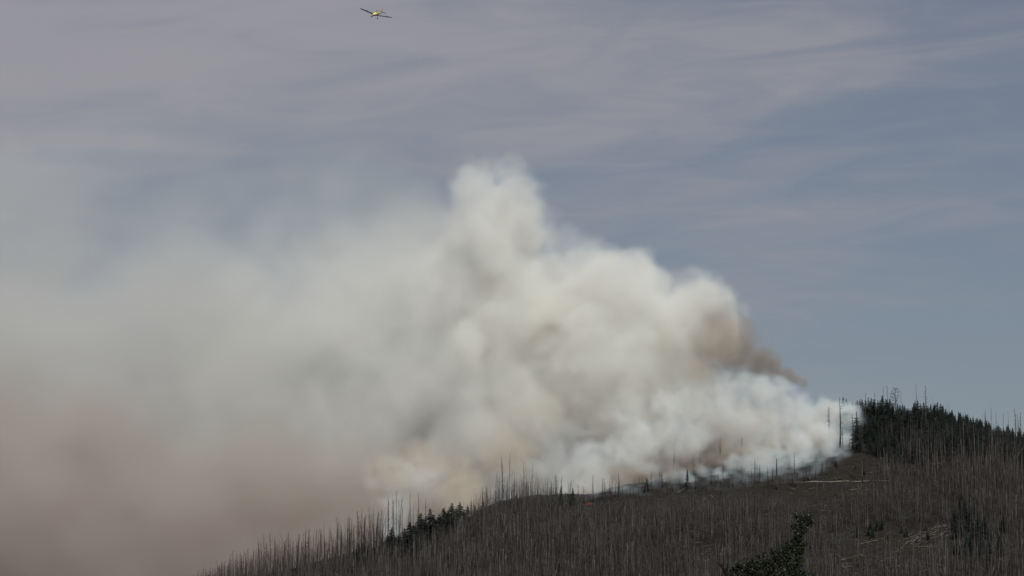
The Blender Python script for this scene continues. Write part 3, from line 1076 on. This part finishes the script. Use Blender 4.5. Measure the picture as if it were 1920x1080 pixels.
def loft(secs, sides=12):
    """cross sections (x, centre z, half width, half height) along the fuselage"""
    g = Geo()
    v, t_ = [], []
    for (x, zc, wy, hz) in secs:
        for s in range(sides):
            a = 2 * math.pi * s / sides
            v.append((x, math.cos(a) * wy, zc + math.sin(a) * hz))
    for i in range(len(secs) - 1):
        for s in range(sides):
            a, b_ = i * sides + s, i * sides + (s + 1) % sides
            t_ += [(a, b_, a + sides), (b_, b_ + sides, a + sides)]
    k = (len(secs) - 1) * sides
    for s in range(1, sides - 1):
        t_ += [(0, s + 1, s), (k, k + s, k + s + 1)]
    g.add(v, t_)
    return g


link_obj('fuselage', loft([(3.9, .1, .35, .4), (3.5, .12, .62, .66), (2.2, .15, .68, .75), (0.6, .25, .66, .95), (-0.6, .3, .6, .95), (-2.4, .3, .42, .62), (-4.6, .38, .2, .32), (-5.4, .42, .06, .2)]).mesh('fuselage', YEL, True), pl)
link_obj('belly', loft([(3.3, -.12, .5, .48), (2.0, -.2, .56, .52), (0.3, -.25, .55, .55), (-1.0, -.15, .48, .52), (-3.2, .08, .3, .38)]).mesh('belly', DRK, True), pl)
link_obj('canopy', loft([(0.9, 1.0, .2, .1), (0.4, 1.15, .42, .45), (-0.5, 1.2, .42, .45), (-1.4, 1.05, .2, .15)]).mesh('canopy', GLS, True), pl)
pr = link_obj('spinner', loft([(4.4, .1, .03, .03), (4.15, .1, .2, .2), (3.9, .1, .25, .25)]).mesh('spinner', STE, True), pl)
for k in range(3):
    a = k * 2.094 + 0.3
    g = Geo()
    d = np.array([0, math.cos(a), math.sin(a)])
    g.tube([np.array([4.1, 0, .1]) + d * .15, np.array([4.12, 0, .1]) + d * .8, np.array([4.1, 0, .1]) + d * 1.45], [.05, .085, .03], 5)
    link_obj('blade', g.mesh('blade', RUB), pr)


def aerofoil(y0, z0, c0, x0, y1, z1, c1, x1, th=0.14):
    g = Geo()
    prof = [(0.0, 0.0), (-0.08, .5), (-0.3, .6), (-0.65, .35), (-1.0, 0.0), (-0.65, -.25), (-0.3, -.4), (-0.08, -.35)]
    v = [(x0 + p_[0] * c0, y0, z0 + p_[1] * th * c0) for p_ in prof] + [(x1 + p_[0] * c1, y1, z1 + p_[1] * th * c1) for p_ in prof]
    n = len(prof)
    t_ = []
    for i in range(n):
        j = (i + 1) % n
        t_ += [(i, j, n + i), (j, n + j, n + i)]
    for i in range(1, n - 1):
        t_ += [(0, i + 1, i), (n, n + i, n + i + 1)]
    g.add(v, t_)
    return g


for s in (-1, 1):
    wg = link_obj('wing', aerofoil(s * .45, -.42, 2.3, 1.5, s * 8.85, .62, 1.7, 1.3).mesh('wing', DRK, True), pl)
    g = Geo()
    g.box((-.55, s * 6.6, .32), (.45, 3.4, .05))
    link_obj('aileron', g.mesh('aileron', DRK), wg)
    link_obj('tailplane', aerofoil(s * .1, .42, 1.5, -4.2, s * 2.75, .46, 1.0, -4.5, .09).mesh('tailplane', DRK, True), pl)
    g = Geo()
    g.tube([(1.5, s * 1.35, -.5), (1.6, s * 1.6, -1.45)], [.09, .07], 6)
    lg = link_obj('landing_gear', g.mesh('landing_gear', DRK), pl)
    g = Geo()
    g.tube([(1.6, s * 1.53, -1.55), (1.6, s * 1.78, -1.55)], [.4, .4], 14)
    link_obj('wheel', g.mesh('wheel', RUB, True), lg)
g = Geo()
v = [(-4.1, -.05, .5), (-5.5, -.05, .5), (-5.75, -.03, 2.1), (-5.0, -.03, 2.1)]
v += [(a, -b_, c_) for a, b_, c_ in v]
g.add(v, [(0, 1, 2), (0, 2, 3), (4, 6, 5), (4, 7, 6), (0, 3, 7), (0, 7, 4), (3, 2, 6), (3, 6, 7), (2, 1, 5), (2, 5, 6), (1, 0, 4), (1, 4, 5)])
fin = link_obj('fin', g.mesh('fin', YEL), pl)
g = Geo()
v = [(-4.9, -.06, 1.5), (-5.62, -.06, 1.5), (-5.76, -.045, 2.14), (-4.98, -.045, 2.14)]
v += [(a, -b_, c_) for a, b_, c_ in v]
g.add(v, [(0, 1, 2), (0, 2, 3), (4, 6, 5), (4, 7, 6), (0, 3, 7), (0, 7, 4), (3, 2, 6), (3, 6, 7), (2, 1, 5), (2, 5, 6), (1, 0, 4), (1, 4, 5)])
tag(link_obj('fin_tip', g.mesh('fin_tip', RED), fin), 'reddish fin tip')
g = Geo()
g.tube([(-4.7, 0, .2), (-4.9, 0, -.35)], [.05, .05], 5)
tw_ = link_obj('tail_gear', g.mesh('tail_gear', DRK), pl)
g = Geo()
g.tube([(-4.9, -.07, -.42), (-4.9, .07, -.42)], [.2, .2], 10)
link_obj('tail_wheel', g.mesh('tail_wheel', RUB), tw_)

# ------------------------------------------------------------------ smoke
def smoke_material(name, scatter, absorb, density, aniso=0.0):
    """scatter and absorb are per-channel strengths per metre at grid value 1 (blue scatters most, as in real wood smoke)"""
    m = bpy.data.materials.new(name)
    m.use_nodes = True
    t = NT(m.node_tree)
    m.node_tree.nodes.clear()
    at_ = t.n('ShaderNodeAttribute', attribute_name='density')
    dens = t.math('MULTIPLY', at_.outputs['Fac'], density)
    sc = t.n('ShaderNodeVolumeScatter')
    sc.inputs['Color'].default_value = (*scatter, 1)
    sc.inputs['Anisotropy'].default_value = aniso
    t.put(sc.inputs['Density'], dens)
    ab = t.n('ShaderNodeVolumeAbsorption')
    ab.inputs['Color'].default_value = (*[1 - a for a in absorb], 1)
    t.put(ab.inputs['Density'], dens)
    add = t.n('ShaderNodeAddShader')
    t.put(add.inputs[0], sc.outputs[0])
    t.put(add.inputs[1], ab.outputs[0])
    out = t.n('ShaderNodeOutputMaterial')
    t.put(out.inputs['Volume'], add.outputs[0])
    return m


def smoke_volume(name, label, mat, puffs, voxel, warp, billow, depth=1.0, seed=0.0, pad=10.0, holes=0.0, hole_scale=0.01, floor=None,
                 zgrad=None, wisp=None):
    """puffs: (centre, radius, edge, strength, ruffle), metres. One volume grid of overlapping billows.
    warp (scale, amount) swirls the whole; billow (scale, detail) is the cauliflower relief, `ruffle` metres deep on each puff."""
    lo = np.min([np.array(c) - np.array([r, r / depth, r]) - pad - 1.3 * ru for c, r, e, s, ru in puffs], axis=0)
    hi = np.max([np.array(c) + np.array([r, r / depth, r]) + pad + 1.3 * ru for c, r, e, s, ru in puffs], axis=0)
    if floor is not None:
        lo[2] = max(lo[2], floor)
    res = np.maximum(8, np.ceil((hi - lo) / voxel)).astype(int)
    ng = bpy.data.node_groups.new(name + '_nodes', 'GeometryNodeTree')
    ng.interface.new_socket('Geometry', in_out='INPUT', socket_type='NodeSocketGeometry')
    ng.interface.new_socket('Geometry', in_out='OUTPUT', socket_type='NodeSocketGeometry')
    t = NT(ng)
    pos = t.n('GeometryNodeInputPosition').outputs[0]
    sp = t.vmath('ADD', pos, (seed * 37.1, seed * 11.3, seed * 53.7))
    nv = t.noise(sp, warp[0], 2.0, 0.5, out=1)
    off = t.vmath('SCALE', t.vmath('SUBTRACT', nv, (0.5, 0.5, 0.5)), scale=2 * warp[1])
    p = t.vmath('ADD', pos, off)
    pd = t.vmath('MULTIPLY', p, (1, depth, 1))
    q = t.vmath('ADD', p, (seed * 7.0, seed * 5.0, 0))
    N = None
    for k in range(3):                      # rounded lobes with creases between them
        ab = t.math('ABSOLUTE', t.math('MULTIPLY_ADD', t.noise(t.vmath('ADD', q, (k * 31.0, 0, k * 17.0)), billow[0] * 2.1 ** k, 0.0), 2.0, -1.0))
        N = t.math('MULTIPLY_ADD', ab, 3.2 * 0.55 ** k, N if N is not None else -0.9)
    fb = t.noise(q, billow[0] * 1.2, 6.0, 0.6)
    N = t.math('ADD', N, t.math('MULTIPLY_ADD', fb, billow[1], -0.5 * billow[1]))
    N = t.math('MINIMUM', N, 1.1)
    rho = None
    for c, r, e, s, ru in puffs:
        cc = (c[0], c[1] * depth, c[2])
        d = t.vmath('DISTANCE', pd, cc)
        if ru:
            d = t.math('MULTIPLY_ADD', N, -ru, d)
        v = t.maprange(d, r, max(r - e, 0.0) if r > e else r - e, 0.0, s)
        rho = v if rho is None else t.math('MAXIMUM', rho, v)
    if holes:
        h = t.noise(sp, hole_scale, 4.0, 0.55, dist=0.5)
        rho = t.math('MULTIPLY', rho, t.maprange(h, 0.36, 0.62, 1.0 - holes, 1.0))
    if zgrad is not None:
        sx = t.n('ShaderNodeSeparateXYZ')
        t.put(sx.inputs[0], p)
        rho = t.math('MULTIPLY', rho, t.maprange(sx.outputs[2], zgrad[0], zgrad[1], 1.0, zgrad[2]))
    if wisp:
        wv = t.noise(t.vmath('MULTIPLY', t.vmath('ADD', p, (seed * 3.0, 0, 0)), (1.0, 1.0, 0.8)), wisp[0], 5.0, 0.6, dist=0.8)
        rho = t.math('MULTIPLY', rho, t.maprange(wv, 0.36, 0.66, 1.0 - wisp[1], 1.0 + 0.5 * wisp[1]))
    sb = t.n('ShaderNodeSeparateXYZ')            # thin out before the edges of the grid
    t.put(sb.inputs[0], t.vmath('MINIMUM', t.vmath('SUBTRACT', pos, tuple(lo)), t.vmath('SUBTRACT', tuple(hi), pos)))
    m = t.math('MINIMUM', t.math('MINIMUM', sb.outputs[0], sb.outputs[1]), sb.outputs[2])
    rho = t.math('MULTIPLY', rho, t.maprange(m, voxel, voxel + pad, 0.0, 1.0))
    vc = t.n('GeometryNodeVolumeCube')
    t.put(vc.inputs['Density'], rho)
    vc.inputs['Min'].default_value = lo
    vc.inputs['Max'].default_value = hi
    for i in range(3):
        vc.inputs['Resolution ' + 'XYZ'[i]].default_value = int(res[i])
    sm = t.n('GeometryNodeSetMaterial')
    sm.inputs['Material'].default_value = mat
    t.put(sm.inputs[0], vc.outputs[0])
    go = t.n('NodeGroupOutput')
    t.put(go.inputs[0], sm.outputs[0])
    vol = bpy.data.volumes.new(name)
    vol.materials.append(mat)
    o = link_obj(name, vol)
    md = o.modifiers.new('billows', 'NODES')
    md.node_group = ng
    tag(o, label, 'smoke', kind='stuff')
    print(name, 'grid', res, res.prod() / 1e6)
    return o


S = 1850 / FPX       # metres per photo pixel at the ridge


def P(px, py, rpx, Y=1900, edge=0.4, s=1.0, ru=0.3):
    r = rpx * Y / FPX
    return (at(px, py, Y), r, r * edge, s, r * ru)


SM_white = smoke_material('white_smoke', (0.86, 0.94, 1.0), (0.009, 0.0105, 0.029), 0.024)
SM_drift = smoke_material('drifting_smoke', (0.88, 0.94, 1.0), (0.16, 0.165, 0.185), 0.015)
SM_brown = smoke_material('brown_smoke', (0.46, 0.43, 0.415), (0.40, 0.45, 0.485), 0.17)
SM_bank = smoke_material('brown_bank_smoke', (0.82, 0.79, 0.79), (0.42, 0.51, 0.555), 0.042)
SM_tan = smoke_material('tan_smoke', (0.95, 0.85, 0.70), (0.03, 0.09, 0.18), 0.08)  # warm glow put into the tint, along with real brown smoke
SM_low = smoke_material('ground_smoke', (0.70, 0.86, 1.0), (0.012, 0.013, 0.018), 0.07)

plume = [
    P(935, 425, 112, 1960, .4, 2.4), P(905, 545, 165, 1980, .5, 1.2), P(985, 365, 52, 1950, .5, 2.4), P(880, 372, 56, 1970, .7, 1.1), P(800, 540, 170, 2010, .8, .5),
    P(1000, 600, 150, 1960, .4, 2.2), P(1140, 575, 112, 1920, .34, 2.5), P(1200, 545, 66, 1915, .38, 2.4), P(1075, 480, 60, 1935, .5, 1.3),
    P(1320, 595, 78, 1915, .32, 2.6), P(1245, 650, 110, 1910, .38, 2.4), P(1150, 720, 145, 1920, .4, 2.2), P(1000, 780, 170, 1950, .5, 1.2),
    P(1290, 745, 75, 1900, .4, 2.2), P(860, 720, 220, 2020, .7, .6), P(690, 610, 190, 2000, .95, .75), P(815, 610, 120, 1960, .9, .9), P(835, 710, 125, 1950, .85, 1.0), P(870, 815, 95, 1935, .85, .9), P(560, 620, 220, 2030, 1., .35), P(690, 780, 210, 2000, .95, .55), P(500, 760, 220, 2040, 1., .3),
    P(1110, 850, 90, 1925, .5, 1.2), P(1220, 820, 80, 1915, .5, 1.3), P(950, 880, 90, 1950, .7, .6)]
drift = [
    P(700, 660, 330, 2120, .9, 1.0), P(420, 720, 390, 2120, .9, 1.0), P(120, 700, 370, 2120, 1.0, .9), P(-150, 720, 420, 2120, 1.0, .9),
    P(150, 900, 380, 2120, .9, 1.0), P(480, 900, 330, 2120, .9, 1.0), P(-200, 950, 400, 2120, .9, 1.0), P(760, 900, 220, 2080, .9, 1.0),
    P(330, 520, 340, 2150, 1.0, .30), P(640, 470, 290, 2150, 1.0, .28), P(20, 480, 320, 2150, 1.0, .35), P(420, 420, 300, 2180, 1.0, .16)]
bank = [
    P(-150, 1110, 450, 2030, 1., 1.0, .12), P(160, 1130, 420, 2010, 1., 1.0, .12), P(430, 1110, 330, 1985, 1., 1.0, .12), P(640, 1030, 210, 1955, 1., .9, .12),
    P(-120, 860, 260, 2040, 1., .6, .12), P(840, 950, 130, 1930, 1., .45, .12), P(950, 830, 110, 1925, 1., .2, .15)]
tan = [P(745, 905, 52, 1860, .9, .5, .6), P(800, 890, 60, 1870, .9, .45, .6), P(870, 925, 62, 1885, .9, .6, .6), P(960, 860, 70, 1900, .9, .3, .6), P(1405, 785, 38, 1870, .9, .22, .6), P(1445, 775, 30, 1872, .9, .3, .6), P(1545, 800, 30, 1885, .9, .3, .6), P(1010, 770, 70, 1905, .9, .18, .6), P(1045, 610, 60, 1930, .9, .2, .6), P(1280, 600, 60, 1872, 1., .16, .4), P(1350, 640, 60, 1875, .9, .34, .4), P(1310, 690, 40, 1870, .9, .25, .4)]
brown = [
    P(1506, 718, 11, 1915, .7, 1.0, .3), P(1492, 710, 16, 1915, .7, 1.0, .3), P(1474, 702, 21, 1913, .7, 1.0, .3), P(1450, 693, 28, 1912, .7, .9, .3), P(1424, 680, 37, 1910, .8, .75, .3),
    P(1396, 662, 50, 1905, .9, .6, .3), P(1360, 655, 62, 1890, .9, .42, .3), P(1320, 660, 62, 1882, .9, .26, .3), P(1345, 612, 54, 1884, .9, .24, .3), P(1394, 615, 34, 1900, .9, .4, .3)]
low = [
    P(1586, 812, 30, 1925, .8, 1.0, .4), P(1540, 795, 44, 1920, .6, 1.8, .4), P(1480, 785, 52, 1912, .6, 1.8, .4), P(1420, 778, 56, 1900, .5, 1.8, .4), P(1350, 785, 60, 1890, .5, 1.8, .4),
    P(1270, 800, 66, 1885, .6, 1.8, .4), P(1190, 835, 60, 1880, .6, 1.8, .4), P(1110, 865, 52, 1880, .8, 1.2, .4), P(1040, 878, 48, 1885, .9, .8, .4), P(975, 884, 44, 1890, .9, .3, .4),
    P(950, 905, 42, 1848, 1., .2, .3), P(1005, 908, 40, 1852, 1., .25, .3), P(1455, 748, 40, 1900, .6, 1.8, .4), P(1400, 738, 46, 1895, .6, 1.8, .4), P(1505, 768, 34, 1908, .6, 1.6, .4), P(1345, 738, 44, 1892, .6, 1.6, .4)]
FRONT = [(930, 925), (1000, 932), (1060, 938), (1100, 936), (1200, 921), (1300, 911), (1400, 903), (1500, 892), (1560, 872), (1610, 846)]
for i in range(40):
    px = 1060 + (1592 - 1060) * i / 39
    fy = float(np.interp(px, [a for a, b in FRONT], [b for a, b in FRONT]))
    for k, (up, rp, st_) in enumerate([(-13, 9, .22), (-3, 15, .6), (7, 16, 1.6), (14, 20, 3.2), (26, 30, 4.0), (46, 38, 4.0)]):
        if (i + k) % 2 and k != 1:
            continue
        c = ground_hit(px, fy - up) or crest_point(px, 6.0)
        r = rp * S * random.uniform(0.8, 1.2)
        low.append((c + Vector((random.uniform(-4, 2), 3.0, r * 0.5)), r, r * .95, st_ * (0.6 if px < 1150 else 1.0), r * .6))
spot = [
    P(722, 1012, 12, 1832, .9, 2.0, .5), P(735, 1000, 20, 1838, .9, 1.6, .6), P(745, 970, 24, 1842, .9, 1.2, .6), P(755, 938, 34, 1850, .9, .7, .6), P(785, 905, 50, 1862, .9, .7, .6), P(730, 905, 36, 1858, .9, .7, .6)]

smoke_volume('smoke_plume', 'tall billowing white smoke column rising over the hill', SM_white, plume, 2.3, (0.012, 14.0), (0.022, 2.5), 0.9, 1.0, 18, wisp=(0.035, 0.5))
smoke_volume('smoke_drift', 'wide hazy grey brown smoke bank drifting away behind the left ridge', SM_drift, drift, 5.0, (0.006, 35.0), (0.009, 2.0), 1.0, 2.0, 45,
             holes=0.35, hole_scale=0.008, floor=-5)
smoke_volume('smoke_streamer', 'dark brown smoke streamer at the upper edge of the plume', SM_brown, brown, 1.0, (0.04, 4.0), (0.07, 2.5), 1.0, 3.0, 4)
smoke_volume('ground_smoke', 'thin bluish white smoke rolling off the burning slope', SM_low, low, 1.4, (0.03, 7.0), (0.045, 2.5), 0.8, 4.0, 9, holes=0.5, hole_scale=0.03, wisp=(0.075, 0.92))
smoke_volume('spot_fire_smoke', 'small pale smoke wisp rising between dead trunks beside the dark spruces', SM_low, spot, 1.0, (0.04, 6.0), (0.06, 2.0), 1.0, 5.0, 8, holes=0.8, hole_scale=0.04)
smoke_volume('smoke_bank', 'low brown smoke bank filling the valley behind the left ridge', SM_bank, bank, 5.0, (0.007, 45.0), (0.012, 1.5), 1.0, 6.0, 55, holes=0.15, hole_scale=0.01, floor=-5)
smoke_volume('tan_smoke', 'yellowish tan smoke tinted with warm glow behind the dark spruces and dead trunks', SM_tan, tan, 1.6, (0.025, 8.0), (0.04, 2.0), 0.9, 7.0, 10, holes=0.5, hole_scale=0.03)
